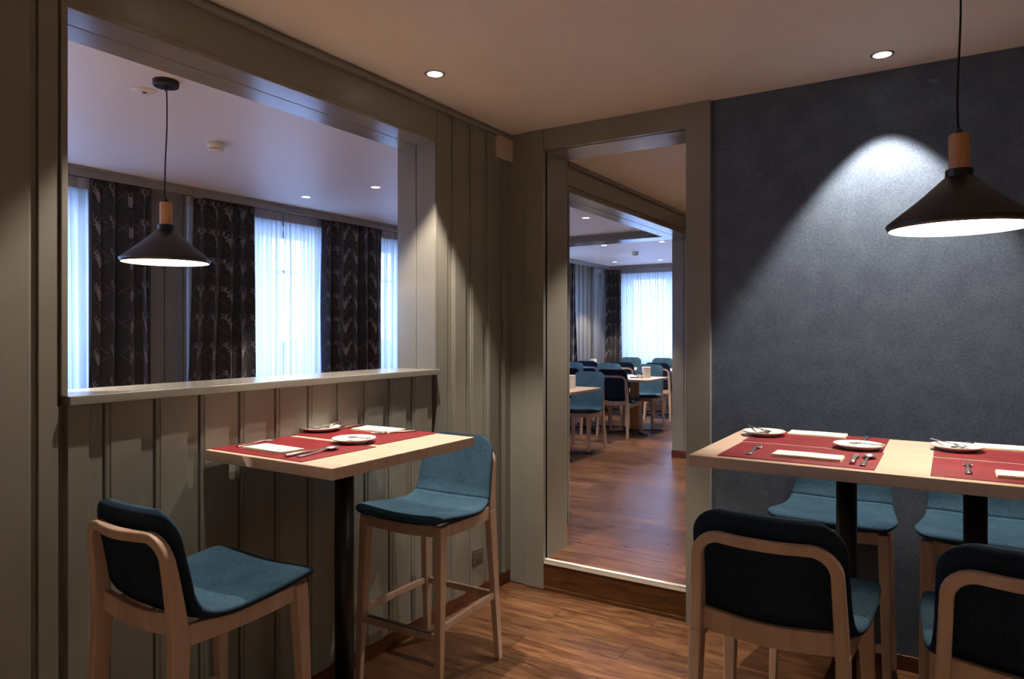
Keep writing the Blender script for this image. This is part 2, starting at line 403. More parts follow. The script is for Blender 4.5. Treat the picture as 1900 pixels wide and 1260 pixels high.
# ceiling moulding over the left wall
struct(MB().box(XL - .01, XL + .022, YS, YB, ZC - .036, ZC - .012).box(XL - .01, XL + .014, YS, YB, ZC - .012, ZC).build('trim_3', PAINT_TRIM, bevel=.006, seg=3))
struct(MB().box(XL - .02, XL - .002, YS, YB, 0, .072).build('baseboard_left', DARKWOOD, bevel=.003))
# back wall with the doorway
m = MB().box(XL - .03, DX0 - .015, YB + .01, YBB, -0.1, ZC).box(DX1 + .015, XR, YB, YBB, -0.1, ZC).box(DX0 - .015, DX1 + .015, YB + .02, YBB, DZ + .015, ZC)
struct(m.build('wall_back', WALLBLUE))
# give the painted surround its own trim boards
m = MB().box(XL, -2.053, YB - .012, YB + .02, 0.004, ZC)
m.box(-2.051, DX0, YB - .024, YB + .02, 0.004, ZC).box(DX1, -.996, YB - .026, YB + .02, 0, ZC)
m.box(DX0 + .001, DX1 - .001, YB - .020, YB + .02, DZ, ZC)
struct(m.build('trim_4', PAINT_TRIM, bevel=.002))
m = MB().box(DX0 - .018, DX0, YB, YBB + .005, 0, DZ).box(DX1, DX1 + .018, YB, YBB + .005, 0, DZ).box(DX0 - .018, DX1 + .018, YB, YBB + .005, DZ, DZ + .018)
struct(m.build('trim_5', PAINT_TRIM, bevel=.002))
struct(MB().box(-.996, XR, YB - .014, YB, 0, .065).build('baseboard_back', DARKWOOD, bevel=.003))
# step
struct(MB().box(DX0, DX1, YB - .012, YB + .004, 0.02, ZU - .008).box(DX0, DX1, YB - .022, YB - .002, 0, .02).build('trim_6', RISER, bevel=.0015))
struct(MB().box(DX0, DX1, YB - .020, YB + .014, ZU - .001, ZU + .003).box(DX0, DX1, YB - .020, YB - .014, ZU - .020, ZU + .003).build('trim_7', NOSE, bevel=.001))
# other walls of the small room
struct(MB().box(XR, XR + .1, YS, YB, -0.1, ZC).build('wall_right', GREY))
struct(MB().box(XLB, XR + .1, YS - .1, YS, -0.1, ZC).build('wall_front', GREY))
# corridor beyond the door
struct(MB().box(XL + .004, XL + .012, 6.0, 6.88, 0, 0.001).box(XLB, XR, 6.88, 7.0, ZU, ZC).build('wall_corridor_end', PAINT))
struct(MB().box(0.9, 1.0, YBB, 6.9, ZU, ZC).build('wall_corridor_right', GREY))
# lining of the wide corridor opening
m = MB()
for (xa, xb) in ((XL - .112, XL + .006), (XLB - .008, XL - .117)):
    m.box(xa, xb, 4.13, 4.15, ZU, 2.372); m.box(xa, xb, 6.862, 6.882, ZU, 2.372); m.box(xa, xb, 4.13, 6.882, 2.372, 2.392)
m.box(XL - .01, XL + .002, 4.13, 6.882, 2.42, 2.535).box(XL - .01, XL + .012, 4.13, 6.882, 2.55, ZC)
m.box(XL - .01, XL + .002, YBB, 4.13, ZU + .07, ZC)
struct(m.build('trim_8', PAINT_TRIM, bevel=.002))
struct(MB().box(XLB - .01, XL + .03, 6.848, 6.862, ZU, ZU + .075).box(XLB - .012, XL + .006, 4.15, 4.162, ZU, ZU + .075).build('baseboard_corridor', DARKWOOD))
# dining room: end walls, beam, right-hand wall beyond the corridor
struct(MB().box(XLB - .02, XLB + .1, 6.9, YF, ZU, ZC).build('wall_dining_right', PAINT))
struct(MB().box(XW - .4, XLB, YS - .1, YS, ZU, ZC).build('wall_dining_front', GREY))
m = MB().box(XW, XLB, 7.48, 7.76, 2.498, ZC).box(XW, XLB, 7.465, 7.48, ZC - .03, ZC).box(XW, XLB, 7.474, 7.480, 2.498, 2.516)
struct(m.build('trim_9', PAINT_TRIM, bevel=.003))
# window wall
WINS = [(1.35, 2.62), (3.55, 5.05), (5.52, 6.35), (8.05, 9.75), (-0.9, 0.55)]
WZ0, WZ1 = 0.98, 2.42
m = MB(); ys = sorted(WINS); cur = YS
for (a, b) in ys:
    panel(cur, a, ZU, ZC, XW, mb=m, phase=.06); m.box(XW - .40, XW - .03, cur, a, ZU, ZC)
    panel(a, b, ZU, WZ0, XW, mb=m, phase=.06); m.box(XW - .40, XW - .03, a, b, ZU, WZ0)
    m.box(XW - .40, XW, a, b, WZ1, ZC); cur = b
panel(cur, YF, ZU, ZC, XW, mb=m, phase=.06); m.box(XW - .40, XW - .03, cur, YF + .3, ZU, ZC)
struct(m.build('wall_windows', PAINT))
FW0, FW1 = -4.93, -2.75
m = MB().box(XW, FW0, YF, YF + .3, ZU, ZC).box(FW1, XLB + .1, YF, YF + .3, ZU, ZC).box(FW0, FW1, YF, YF + .3, ZU, WZ0).box(FW0, FW1, YF, YF + .3, WZ1, ZC)
struct(m.build('wall_far', PAINT))
wn_ = 0
def window(a, b, alongx=False):
    global wn_; wn_ += 1
    m = MB(); g = MB(); n = 2 if b - a < 1.9 else 3
    def bx(mm, p0, p1, z0, z1, d0=0, d1=.06):
        if alongx: mm.box(p0, p1, YF + .22 + d0, YF + .22 + d1, z0, z1)
        else: mm.box(XW - .32 - d1, XW - .32 - d0, p0, p1, z0, z1)
    f = .055
    bx(m, a, b, WZ0, WZ0 + f); bx(m, a, b, WZ1 - f, WZ1); bx(m, a, a + f, WZ0, WZ1); bx(m, b - f, b, WZ0, WZ1)
    for k in range(1, n):
        c = a + (b - a) * k / n; bx(m, c - f, c + f, WZ0, WZ1)
    bx(m, a, b, 2.02, 2.05)
    bx(g, a + f, b - f, WZ0 + f, WZ1 - f, .028, .032)
    o = struct(m.build('window_%d' % wn_, FRAMEW, bevel=.004)); g.build('window_pane', GLASS, o)
    s = MB(); bx(s, a, b, WZ0, WZ0 + .02, -.27 if not alongx else -.20, .0); s.build('window_sill', FRAMEW, o, bevel=.004)
for (a, b) in WINS: window(a, b)
window(FW0, FW1, True)
# terrace parapet outside
struct(MB().box(-7.3, -7.15, -4, 14, -.1, 1.32).box(-7.3, 0, 13.4, 13.55, -.1, 1.32).build('wall_terrace', SNOW))
struct(MB().box(-7.3, XW - .4, -4, 14, -.12, 0.0).box(XW - .4, 0, YF + .3, 14, -.12, 0).build('floor_terrace', SNOW))
# pelmet boards
m = MB().box(-5.06, -5.04, YS, 11.25, 2.512, 2.562).box(-5.065, -5.03, YS, 11.25, 2.56, ZC)
m.box(-5.06, XLB, 11.25, 11.27, 2.512, 2.562).box(-5.06, XLB, 11.24, 11.275, 2.56, ZC)
m.box(-5.06, -5.032, 3.305, 3.385, 2.498, ZC)
struct(m.build('trim_10', PAINT_TRIM, bevel=.002))

# ------------------------------------------------------------------ curtains
def seg_d(px, py, ax, ay, bx, by):
    dx, dy = bx - ax, by - ay; L = dx * dx + dy * dy
    t = np.clip(((px - ax) * dx + (py - ay) * dy) / L, 0, 1)
    return np.hypot(px - ax - t * dx, py - ay - t * dy)
def stag(px, py):
    """mask of a stag's head centred at 0, height about 1"""
    x = np.abs(px); m_ = np.zeros_like(px)
    m_ = np.maximum(m_, (x < 0.15 - 0.26 * np.clip(-(py + 0.12), 0, 1) ) & (py > -0.50) & (py < 0.0))
    m_ = np.maximum(m_, seg_d(x, py, 0.08, -0.06, 0.22, 0.0) < 0.035)
    for (a, b, c, d, r) in ((.06, 0, .20, .14, .030), (.20, .14, .30, .30, .028), (.30, .30, .26, .50, .024), (.20, .14, .12, .34, .022), (.29, .28, .42, .36, .020), (.28, .40, .40, .52, .018), (.12, .03, .05, .17, .02)):
        m_ = np.maximum(m_, seg_d(x, py, a, b, c, d) < r)
    return m_.astype(float)
def curtain(name, p0, p1, depth, label, alongx=False, ztop=2.535, zbot=0.19, fab=2.1, amp=.045, folds=6, seed=1, bottom=(0, 0), mid=(0, 0)):
    rnd = random.Random(seed); W = p1 - p0; nu = int(W * fab / .0055); nv = int((ztop - zbot) / .0075)
    u = np.linspace(0, 1, nu); v = np.linspace(0, 1, nv); U, V = np.meshgrid(u, v)   # v from top
    ph = [rnd.uniform(0, 6.28) for _ in range(6)]
    warp = U * folds * 2 * math.pi + 0.9 * np.sin(U * 5 + ph[0]) + 0.5 * np.sin(U * 13 + ph[1])
    wob = warp + 0.5 * np.sin(V * 2.2 + ph[2]) + 0.4 * np.sin(V * 3 + U * 6 + ph[3])
    amp_u = amp * (0.75 + 0.35 * np.sin(U * 9 + ph[4]))
    deep = amp_u * (0.35 + 0.65 * np.clip(V * 3, 0, 1))
    off = deep * np.sin(wob) + 0.010 * np.sin(2.1 * warp + ph[5]) * (1 - 0.6 * V)
    side = 0.5 * W / folds * 0.42 * np.sin(2 * wob + 0.4) * 0.5
    edge = np.clip(np.minimum(U, 1 - U) * 12, 0, 1)
    a0 = p0 + bottom[0] * V ** 1.5 + mid[0] * np.sin(np.pi * V); a1 = p1 + bottom[1] * V ** 1.5 + mid[1] * np.sin(np.pi * V)
    P = a0 + (a1 - a0) * U + side * edge
    Z = ztop + (zbot - ztop) * V
    Dp = depth + off
    X, Y = (P, Dp) if alongx else (Dp, P)
    co_ = np.stack([X, Y, Z], -1).reshape(-1, 3)
    idx = np.arange(nu * nv).reshape(nv, nu)
    F = np.stack([idx[:-1, :-1], idx[1:, :-1], idx[1:, 1:], idx[:-1, 1:]], -1).reshape(-1, 4)
    me = bpy.data.meshes.new(name); me.from_pydata(co_.tolist(), [], F.tolist())
    # woven print: diamond lattice with a stag's head in every diamond
    fx = U * W * fab; fz = Z; w_, h_ = .205, .232
    cx_ = (fx / w_) % 1 - .5; cz_ = (fz / h_) % 1 - .5
    lat = np.abs(np.abs(cx_) + np.abs(cz_) - .5) * min(w_, h_) < .0026
    st = stag(cx_ * w_ / .15, (cz_ * h_) / .15)
    pr = np.maximum(lat * .30, st * 0.85).reshape(-1)
    at = me.attributes.new('print', 'FLOAT', 'POINT'); at.data.foreach_set('value', pr.astype(np.float32))
    me.materials.append(DRAPE); me.polygons.foreach_set('use_smooth', [True] * len(me.polygons))
    o = bpy.data.objects.new(name, me); C.objects.link(o)
    so = o.modifiers.new('thick', 'SOLIDIFY'); so.thickness = .002
    return tag(o, label, 'curtain', 'dark stag-print curtains')
def sheer(p0, p1, depth, label, alongx=False, ztop=2.53, zbot=0.19, folds=14, amp=.022, seed=1):
    rnd = random.Random(seed + 50); W = p1 - p0; nu = max(60, int(W / .006)); nv = 46
    U, V = np.meshgrid(np.linspace(0, 1, nu), np.linspace(0, 1, nv)); ph = [rnd.uniform(0, 6.28) for _ in range(6)]
    warp = U * folds * 2 * math.pi + 1.6 * np.sin(U * 7 + ph[0]) + 0.8 * np.sin(U * 17 + ph[1]) + 0.5 * np.sin(V * 2 + U * 8 + ph[2])
    A = amp * (0.4 + 0.6 * np.clip(V * 4, 0, 1)) * (0.65 + 0.45 * np.sin(U * 11 + ph[3]))
    off = A * np.sin(warp) + .006 * np.sin(2.7 * warp + ph[4])
    P = p0 + W * U + 0.25 * W / folds * np.sin(2 * warp) * np.clip(np.minimum(U, 1 - U) * 14, 0, 1)
    Z = ztop + (zbot - ztop) * V; Dp = depth + off
    X, Y = (P, Dp) if alongx else (Dp, P)
    co_ = np.stack([X, Y, Z], -1).reshape(-1, 3); idx = np.arange(nu * nv).reshape(nv, nu)
    F = np.stack([idx[:-1, :-1], idx[1:, :-1], idx[1:, 1:], idx[:-1, 1:]], -1).reshape(-1, 4)
    me = bpy.data.meshes.new('sheer_curtain'); me.from_pydata(co_.tolist(), [], F.tolist()); me.materials.append(SHEER)
    me.polygons.foreach_set('use_smooth', [True] * len(me.polygons))
    o = bpy.data.objects.new('sheer_curtain', me); C.objects.link(o)
    tag(o, label, 'curtain', 'white sheer curtains')
    # pleated header tape
    m = MB(); n = nu
    for i in range(n - 1):
        q = [Vector(co_[idx[0, i]]), Vector(co_[idx[0, i + 1]])]
        d = Vector((0, -.004, 0)) if alongx else Vector((.004, 0, 0))
        a, b = q[0] + d, q[1] + d
        m.add([a, b, (b.x, b.y, b.z - .075), (a.x, a.y, a.z - .075)], [(0, 1, 2, 3)])
    m.build('header_tape', TAPE, o, smooth=True, normals=False)
    return o
XD = -5.125; XS = -5.195
curtain('stag_print_curtain', 2.565, 3.02, XD, 'dark stag-print curtain hanging behind the left half of the hatch pendant lamp', seed=3, folds=4, fab=1.75, bottom=(-.06, .02), mid=(.03, 0))
curtain('stag_print_curtain', 3.375, 3.935, XD, 'dark stag-print curtain just right of the hatch pendant lamp', seed=11, folds=4, fab=1.6, bottom=(-.10, 0.02))
curtain('stag_print_curtain', 4.715, 5.545, XD, 'widest dark stag-print curtain, at the right end of the hatch view', seed=21, folds=5, bottom=(.03, 0.02), fab=1.6)
curtain('stag_print_curtain', 9.50, 10.06, XD, 'dark stag-print curtain sliver along the doorway left jamb', seed=5, folds=4, bottom=(0, .05))
curtain('stag_print_curtain', -5.02, -4.90, 11.37, 'dark stag-print curtain in the far corner seen through the doorway', True, seed=8, folds=3, fab=3.2, bottom=(-.02, .03), amp=.04) if False else None
curtain('stag_print_curtain', -5.19, -4.89, 11.36, 'dark stag-print curtain in the far corner seen through the doorway', True, seed=8, folds=4, fab=2.6, bottom=(-.03, .02), amp=.035)
sheer(1.1, 2.60, XS, 'white sheer curtain showing as a narrow strip at the hatch left edge', folds=14, seed=1)
sheer(3.36, 4.30, XS, 'white sheer curtain left of the split in the middle hatch window', folds=9, seed=2)
sheer(4.31, 4.90, XS, 'white sheer curtain right of the split in the middle hatch window', folds=7, seed=9)
sheer(5.40, 6.85, XS, 'white sheer curtain at the right edge of the hatch view', folds=14, seed=3)
sheer(7.95, 9.8, XS, 'white sheer curtain behind the curtain at the doorway left jamb', folds=16, seed=4)
sheer(10.90, 11.30, XS, 'bluish sheer sliver between panelling and the far corner curtain', folds=5, seed=6)
sheer(-4.95, -2.6, 11.44, 'wide white sheer curtain on the far window seen through the doorway', True, folds=26, seed=5)

# ------------------------------------------------------------------ lights in the ceiling
def downlight(x, y, label, energy=16, spot=76, col=NEUT, r=.040, lit=True, blend=.35):
    t = thing('recessed_downlight', (x, y, ZC), 0, label, 'downlight', 'recessed ceiling downlights')
    MB().lathe([(r * .86, .012), (r * .86, -.003), (r, -.004), (r * 1.12, -.002), (r * 1.14, .001), (r * .9, .012)], n=32, close=True).build('ring', CHROME, t, smooth=True)
    MB().lathe([(0.0001, -.0005), (r * .86, -.0005), (r * .86, -.0025), (0.0001, -.0025)], n=32).build('lens', DGLOW if lit else PLASTIC, t)
    if lit:
        lamp('downlight_lamp', 'SPOT', (0, 0, -.012), energy, col, t, spot_size=math.radians(spot), spot_blend=blend, shadow_soft_size=.012)
    return t
downlight(-1.921, 2.418, 'round downlight in the small room ceiling above the hatch corner', 165, spot=76)
downlight(-.239, 3.222, 'round downlight in the small room ceiling by the blue wall', 165, spot=74, col=(1.0, .88, .76))
downlight(-1.86, 1.42, 'downlight above the near edge of the hatch table, out of frame', 95, spot=80)
for i_, x_ in enumerate((-1.2, .15, 1.5)):
    downlight(x_, -.75, ('left', 'middle', 'right')[i_] + ' one of the row of added fill lamps behind the camera, out of frame', 290, spot=66)  # unseen row, added to bounce light off the floor onto the ceiling
downlight(1.6, 1.0, 'added fill lamp to the right of the camera, out of frame', 150, spot=66)  # unseen fill, added to raise the ambient light in the small room
ED = 130
downlight(-3.827, 4.073, 'lit downlight seen through the hatch, right of the pair', 240, spot=60)
downlight(-4.599, 4.055, 'lit downlight seen through the hatch, left of the pair', 90, spot=56)
downlight(-3.089, 6.296, 'downlight nearest the doorway in the dining room ceiling', ED)
downlight(-3.875, 8.44, 'bright downlight just behind the ceiling beam', ED)
downlight(-3.095, 8.475, 'faint downlight behind the beam beside the right jamb', ED)
downlight(-4.668, 10.58, 'small far downlight near the corner of the dining room', ED)
downlight(-3.914, 10.645, 'small far downlight above the wide sheer curtain', ED)
downlight(-3.2, .3, 'added fill lamp in the dining room beyond the left end of the hatch, out of frame', 900, spot=100)  # added out of view to brighten the dining room and its ceiling
downlight(-0.25, 5.6, 'downlight in the corridor ceiling hidden by the door frame', 260, spot=110)
downlight(-1.2, 4.05, 'downlight in the corridor just behind the door head', 90, spot=100)
# flush speaker-like disc
t = thing('ceiling_disc', (-3.211, 1.859, ZC), 0, 'flat white unlit disc on the ceiling left of the hatch pendant rose', 'ceiling disc')
MB().lathe([(.0001, -.009), (.040, -.008), (.052, -.003), (.054, 0.0)], n=40).build('disc', PLASTIC, t, smooth=True)
MB().lathe([(.0001, -.012), (.009, -.012), (.011, -.0085)], n=20).build('centre_button', GREYM, t)
def smoke(x, y, label, s=1):
    t = thing('smoke_detector', (x, y, ZC), 0, label, 'smoke detector', 'smoke detectors')
    MB().lathe([(.052 * s, 0), (.052 * s, -.012), (.050 * s, -.026), (.044 * s, -.030), (.044 * s, -.034)], n=36).build('base', PLASTIC, t, smooth=True)
    m = MB()
    for k in range(12):
        a = k * math.pi / 6
        c, s_ = math.cos(a), math.sin(a)
        m.box(.040 * s - .003, .044 * s, -.006, .006, -.040, -.034)
        for i in range(8):
            x_, y_, z_ = m.v[-8 + i]; m.v[-8 + i] = (x_ * c - y_ * s_, x_ * s_ + y_ * c, z_)
    m.build('vent_slots', PLASTIC, t)
    MB().lathe([(.036 * s, -.033), (.036 * s, -.041)], n=30).build('sensor_core', BLACK, t)
    MB().lathe([(.044 * s, -.040), (.043 * s, -.047), (.034 * s, -.053), (.0001, -.054)], n=36).build('cap', PLASTIC, t, smooth=True)
smoke(-3.752, 2.611, 'white smoke detector on the ceiling seen through the hatch')
smoke(-3.847, 9.43, 'white smoke detector on the far dining ceiling seen through the doorway')

# ------------------------------------------------------------------ pendant lamps
def pendant(x, y, rim, label, dz=0):
    t = thing('pendant_lamp', (x, y, ZC), 0, label, 'pendant lamp', 'black cone pendant lamps')
    z = rim - ZC
    MB().lathe([(.0001, -.028), (.050, -.028), (.0545, -.024), (.0555, -.001), (.0001, -.001)], n=40).build('ceiling_rose', BLACKM, t, smooth=False, bevel=.001)
    MB().lathe([(.010, -.028), (.009, -.040), (.004, -.048)], n=16).build('cord_grip', BLACK, t)
    pts = []
    for i in range(24):
        f = i / 23; zz = -.03 + (z + .285 + .03) * f
        pts.append((.004 * math.sin(f * 5.5), .003 * math.sin(f * 4 + 1), zz))
    pts[-1] = (0, 0, z + .275)
    MB().tube(pts, .0030, 8).build('cord', CORD, t, smooth=True)
    MB().lathe([(.004, .292 + z), (.009, .285 + z), (.011, .262 + z), (.0001, .262 + z)], n=16).build('cord_grip', BLACK, t)
    MB().lathe([(.0001, .274 + z), (.0235, .274 + z), (.0262, .271 + z), (.0262, .168 + z), (.0001, .168 + z)], n=32).build('wooden_handle', LAMPWOOD, t, smooth=False, bevel=.001)
    MB().lathe([(.0001, .172 + z), (.0340, .172 + z), (.0355, .169 + z), (.0355, .148 + z), (.0001, .148 + z)], n=32).build('collar', BLACK, t)
    sh = MB().lathe([(.030, .150 + z), (.036, .150 + z), (.110, .082 + z), (.186, .020 + z), (.1895, .014 + z), (.1815, .000 + z), (.180, .001 + z), (.1870, .014 + z), (.183, .018 + z), (.108, .079 + z), (.034, .146 + z)], n=72)
    o = sh.build('shade', [BLACKM, WHITEIN], t, smooth=True)
    for p in o.data.polygons:
        c = p.center; r = math.hypot(c.x, c.y)
        if p.normal.z < -.1 and r < .1805 or (c.z < z + .013 and r < .1835 and p.normal.x * c.x + p.normal.y * c.y < 0): p.material_index = 1
    MB().lathe([(.0001, .010 + z), (.181, .010 + z), (.181, .013 + z), (.0001, .013 + z)], n=64).build('diffuser', GLOW, t)
    lamp('pendant_bulb', 'SPOT', (0, 0, z - .004), 16, WARM, t, spot_size=math.radians(125), spot_blend=.6, shadow_soft_size=.10)
    return t
pendant(-3.004, 1.839, 1.757, 'black cone pendant with wooden neck hanging beyond the hatch')
pendant(.019, 2.40, 1.745, 'large black cone pendant with wooden neck over the right bar table')

# ------------------------------------------------------------------ seating
def shell_rings(prof, n=28):
    """prof: list of (y,z,halfwidth,halfthick,edge_lift) along the top surface, front to back top"""
    rings = []
    for i, (y, z, hw, ht, lift) in enumerate(prof):
        a = Vector(prof[max(0, i - 1)][:2]); b = Vector(prof[min(len(prof) - 1, i + 1)][:2])
        t = (b - a).normalized(); nrm = Vector((t.y, -t.x))
        nrm = -nrm if False else nrm
        # make the normal point to the sitter (up / forward)
        if i == 0: pass
        nn = Vector((-t.y, t.x)) if (-t.y * 0.6 + t.x * -0.0) > 5 else None
        nrm = Vector((-t.y, t.x)); 
        if nrm.dot(Vector((.5, .6))) < 0: nrm = -nrm
        ring = []
        for k in range(n):
            an = 2 * math.pi * k / n; c, s_ = math.cos(an), math.sin(an)
            e = .42
            px_ = hw * (abs(c) ** .45) * (1 if c > 0 else -1)
            pn = ht * (abs(s_) ** .7) * (1 if s_ > 0 else -1) - ht
            f = (px_ / .215) ** 2
            q = Vector((y, z)) + nrm * (pn + lift * f)
            ring.append((px_, q.x, q.y))
        rings.append(ring)
    return rings
def build_seat(kind, name, label, cat):
    bar = kind == 'bar'
    S = 0.705 if bar else 0.437          # seat surface height
    B = 0.985 if bar else 0.830          # top of the back
    t = thing(name, (0, 0, 0), 0, label, cat)
    # --- upholstered shell
    h = B - S
    key = [(.229, S - .006, .170, .003, .010), (.229, S + .002, .196, .010, .012), (.222, S + .010, .214, .016, .014), (.19, S + .014, .228, .020, .018), (.12, S + .006, .232, .021, .019),
           (.03, S - .004, .227, .021, .018), (-.06, S - .008, .219, .020, .015), (-.115, S - .001, .209, .019, .013), (-.150, S + .020, .201, .018, .012),
           (-.170, S + .054, .196, .017, .016)]
    yb = -.183; n = 9
    R = .075; zz_ = [S + .052 + (h - .052 - R) * k / 6 for k in range(1, 7)]
    zz_ += [B - R + R * math.sin(math.radians(a_)) for a_ in (12, 24, 36, 48, 60, 70, 79, 86, 90)]
    for z_ in zz_:
        f = (z_ - S - .052) / (h - .052)
        y_ = -.172 - (.052 if bar else .085) * f
        sn = max(0, (z_ - B + R) / R)
        hw = .195 - .008 * f - R + R * math.sqrt(max(0, 1 - sn * sn))
        key.append((y_, z_, hw, (.016 - .003 * f) * (1 if B - z_ > .010 else .35 + .65 * math.sqrt(max(0, 1 - (1 - (B - z_) / .010) ** 2))), .020))
    fine = []
    for i in range(len(key) - 1):
        p0, p1, p2, p3 = key[max(0, i - 1)], key[i], key[i + 1], key[min(len(key) - 1, i + 2)]
        for q in range(3):
            f = q / 3
            fine.append(tuple(.5 * ((2 * b_) + (c_ - a_) * f + (2 * a_ - 5 * b_ + 4 * c_ - d_) * f * f + (-a_ + 3 * b_ - 3 * c_ + d_) * f ** 3) for a_, b_, c_, d_ in zip(p0, p1, p2, p3)))
    fine.append(key[-1])
    rings = shell_rings(fine, 44)
    split = 24
    def upholster(nm, rs, cap0, cap1):
        nr = len(rs[0]); mb = MB()
        vs = [p for r in rs for p in r]; fs = []; mi = []
        for i in range(len(rs) - 1):
            for k in range(nr):
                k2 = (k + 1) % nr; fs.append((i * nr + k, i * nr + k2, (i + 1) * nr + k2, (i + 1) * nr + k)); mi.append(0 if k < nr // 2 else 1)
        if cap0: fs.append(tuple(range(nr))[::-1]); mi.append(1)
        if cap1: fs.append(tuple((len(rs) - 1) * nr + k for k in range(nr))); mi.append(0)
        mb.v = vs; mb.f = fs; mb.m = mi
        o = mb.build(nm, [TEAL, NAVY], t, smooth=True)
        return o
    upholster('seat', rings[:split + 1], True, True)
    upholster('backrest', rings[split:], True, True)
    # --- wooden frame
    zt = S - .022                            # top of front legs
    fy = .192; ry = -.205
    for sx_ in (-1, 1):
        MB().sweep([(sx_ * .205, fy + .018, 0), (sx_ * .198, fy + .004, zt * .5), (sx_ * .191, fy - .010, zt - .05), (sx_ * .189, fy - .012, zt)],
                   [.026, .033, .040, .040], [.026, .034, .044, .044]).build('leg', BEECH, t, bevel=.004, seg=3)
        MB().sweep([(sx_ * .196, ry - .040, 0), (sx_ * .188, ry - .018, zt * .45), (sx_ * .179, ry - .002, zt - .07), (sx_ * .178, ry, S - .04)],
                   [.026, .029, .031, .031], [.028, .038, .050, .050]).build('leg', BEECH, t, bevel=.004, seg=3)
        # side apron, hollowed top and bottom
        pts = []; W = []
        for i in range(13):
            f = i / 12; y_ = (ry + .018) + (fy - .03 - ry - .0) * f
            sag = -.008 * math.sin(math.pi * min(1, f * 1.05)) - .004 * (1 - f) ** 2
            pts.append((sx_ * (.176 + .013 * f), y_, zt - .022 + sag)); W.append(.056 - .010 * f)
        MB().sweep(pts, .022, W, axis=(0, 0, 1)).build('side_rail', BEECH, t, bevel=.003)
    # inverted-U back frame
    rt = B - (.066 if bar else .095)         # centre of the rail
    pts = []; W = []; D = []
    z0 = S - .045; xr = .177; Rr = .058
    def yat(z_): return ry - (.034 * ((z_ - z0) / (rt - z0)) ** 1.4) - .002
    ups = [z0 + (rt - Rr - z0) * k / 5 for k in range(6)]
    left = [(-xr + .008 * (k / 5), yat(z_), z_) for k, z_ in enumerate(ups)]
    for k, p in enumerate(left): pts.append(p); W.append(.031 - .002 * k / 5); D.append(.050 - .018 * k / 5)
    xa = xr - .008
    for k in range(1, 7):
        a = math.pi / 2 * k / 6
        pts.append((-xa + Rr - Rr * math.cos(a), yat(rt - Rr + Rr * math.sin(a)) - .006 * k / 6, rt - Rr + Rr * math.sin(a))); W.append(.030 - .003 * k / 6); D.append(.030 - .005 * k / 6)
    for k in range(1, 10):
        f = k / 10; x_ = -xa + Rr + (2 * xa - 2 * Rr) * f
        pts.append((x_, yat(rt) - .006 - .020 * math.sin(math.pi * f), rt)); W.append(.027); D.append(.025)
    half = [p for p in pts if p[0] < -1e-6]
    nb = len(half)
    pts2 = half + [(0, yat(rt) - .026, rt)] + [(-p[0], p[1], p[2]) for p in half[::-1]]
    W2 = W[:nb] + [.027] + W[:nb][::-1]; D2 = D[:nb] + [.025] + D[:nb][::-1]
    MB().sweep(pts2, W2, D2).build('back_frame', BEECH, t, bevel=.005, seg=3)
    # front and rear aprons
    pts = [(-.175 + .35 * k / 10, fy - .008 + .006 * math.sin(math.pi * k / 10), zt - .018 - .006 * math.sin(math.pi * k / 10)) for k in range(11)]
    MB().sweep(pts, .020, .046, axis=(0, 0, 1)).build('front_rail', BEECH, t, bevel=.003)
    pts = [(-.166 + .332 * k / 10, ry + .006 - .004 * math.sin(math.pi * k / 10), zt + .006 - .014 * math.sin(math.pi * k / 10)) for k in range(11)]
    MB().sweep(pts, .020, .056, axis=(0, 0, 1)).build('rear_rail', BEECH, t, bevel=.003)
    if bar:
        fr = MB().sweep([(-.19, fy + .006, .255), (.19, fy + .006, .255)], .022, .030, axis=(0, 0, 1)).build('footrest', BEECH, t, bevel=.003)
        MB().box(-.165, .165, fy - .003, fy + .016, .2695, .2735).build('scuff_strip', GREYM, fr, bevel=.001)
        MB().sweep([(-.18, ry - .028, .285), (.18, ry - .028, .285)], .018, .028, axis=(0, 0, 1)).build('stretcher', BEECH, t, bevel=.003)
        for sx_ in (-1, 1):
            MB().sweep([(sx_ * .200, fy - .003, .290), (sx_ * .187, ry - .018, .290)], .018, .028, axis=(0, 0, 1)).build('stretcher', BEECH, t, bevel=.003)
    for sx_ in (-1, 1):
        for yy in (fy + .018, ry - .040):
            pass
    return t
PI = math.pi
st = build_seat('bar', 'bar_stool', 'teal bar stool on the left, back to the camera, at the hatch table', 'bar stool')
st.location = (-1.867, 1.268, 0); st.rotation_euler = (0, 0, .02); st['group'] = 'teal bar stools'
def bstool(x, y, r, lab): return dup(st, (x, y, 0), r, lab, 'teal bar stools')
bstool(-1.885, 2.335, PI + .03, 'teal bar stool facing the camera at the far side of the hatch table')
bstool(-.398, 2.055, 0, 'navy-backed bar stool with back to camera at the left end of the right table')
bstool(.160, 2.055, .0, 'navy-backed bar stool with back to camera, cut by the right frame edge')
bstool(-.405, 3.155, PI, 'teal bar stool against the blue wall behind the left post of the right table')
bstool(.115, 3.155, PI, 'teal bar stool against the blue wall, cut by the right frame edge')

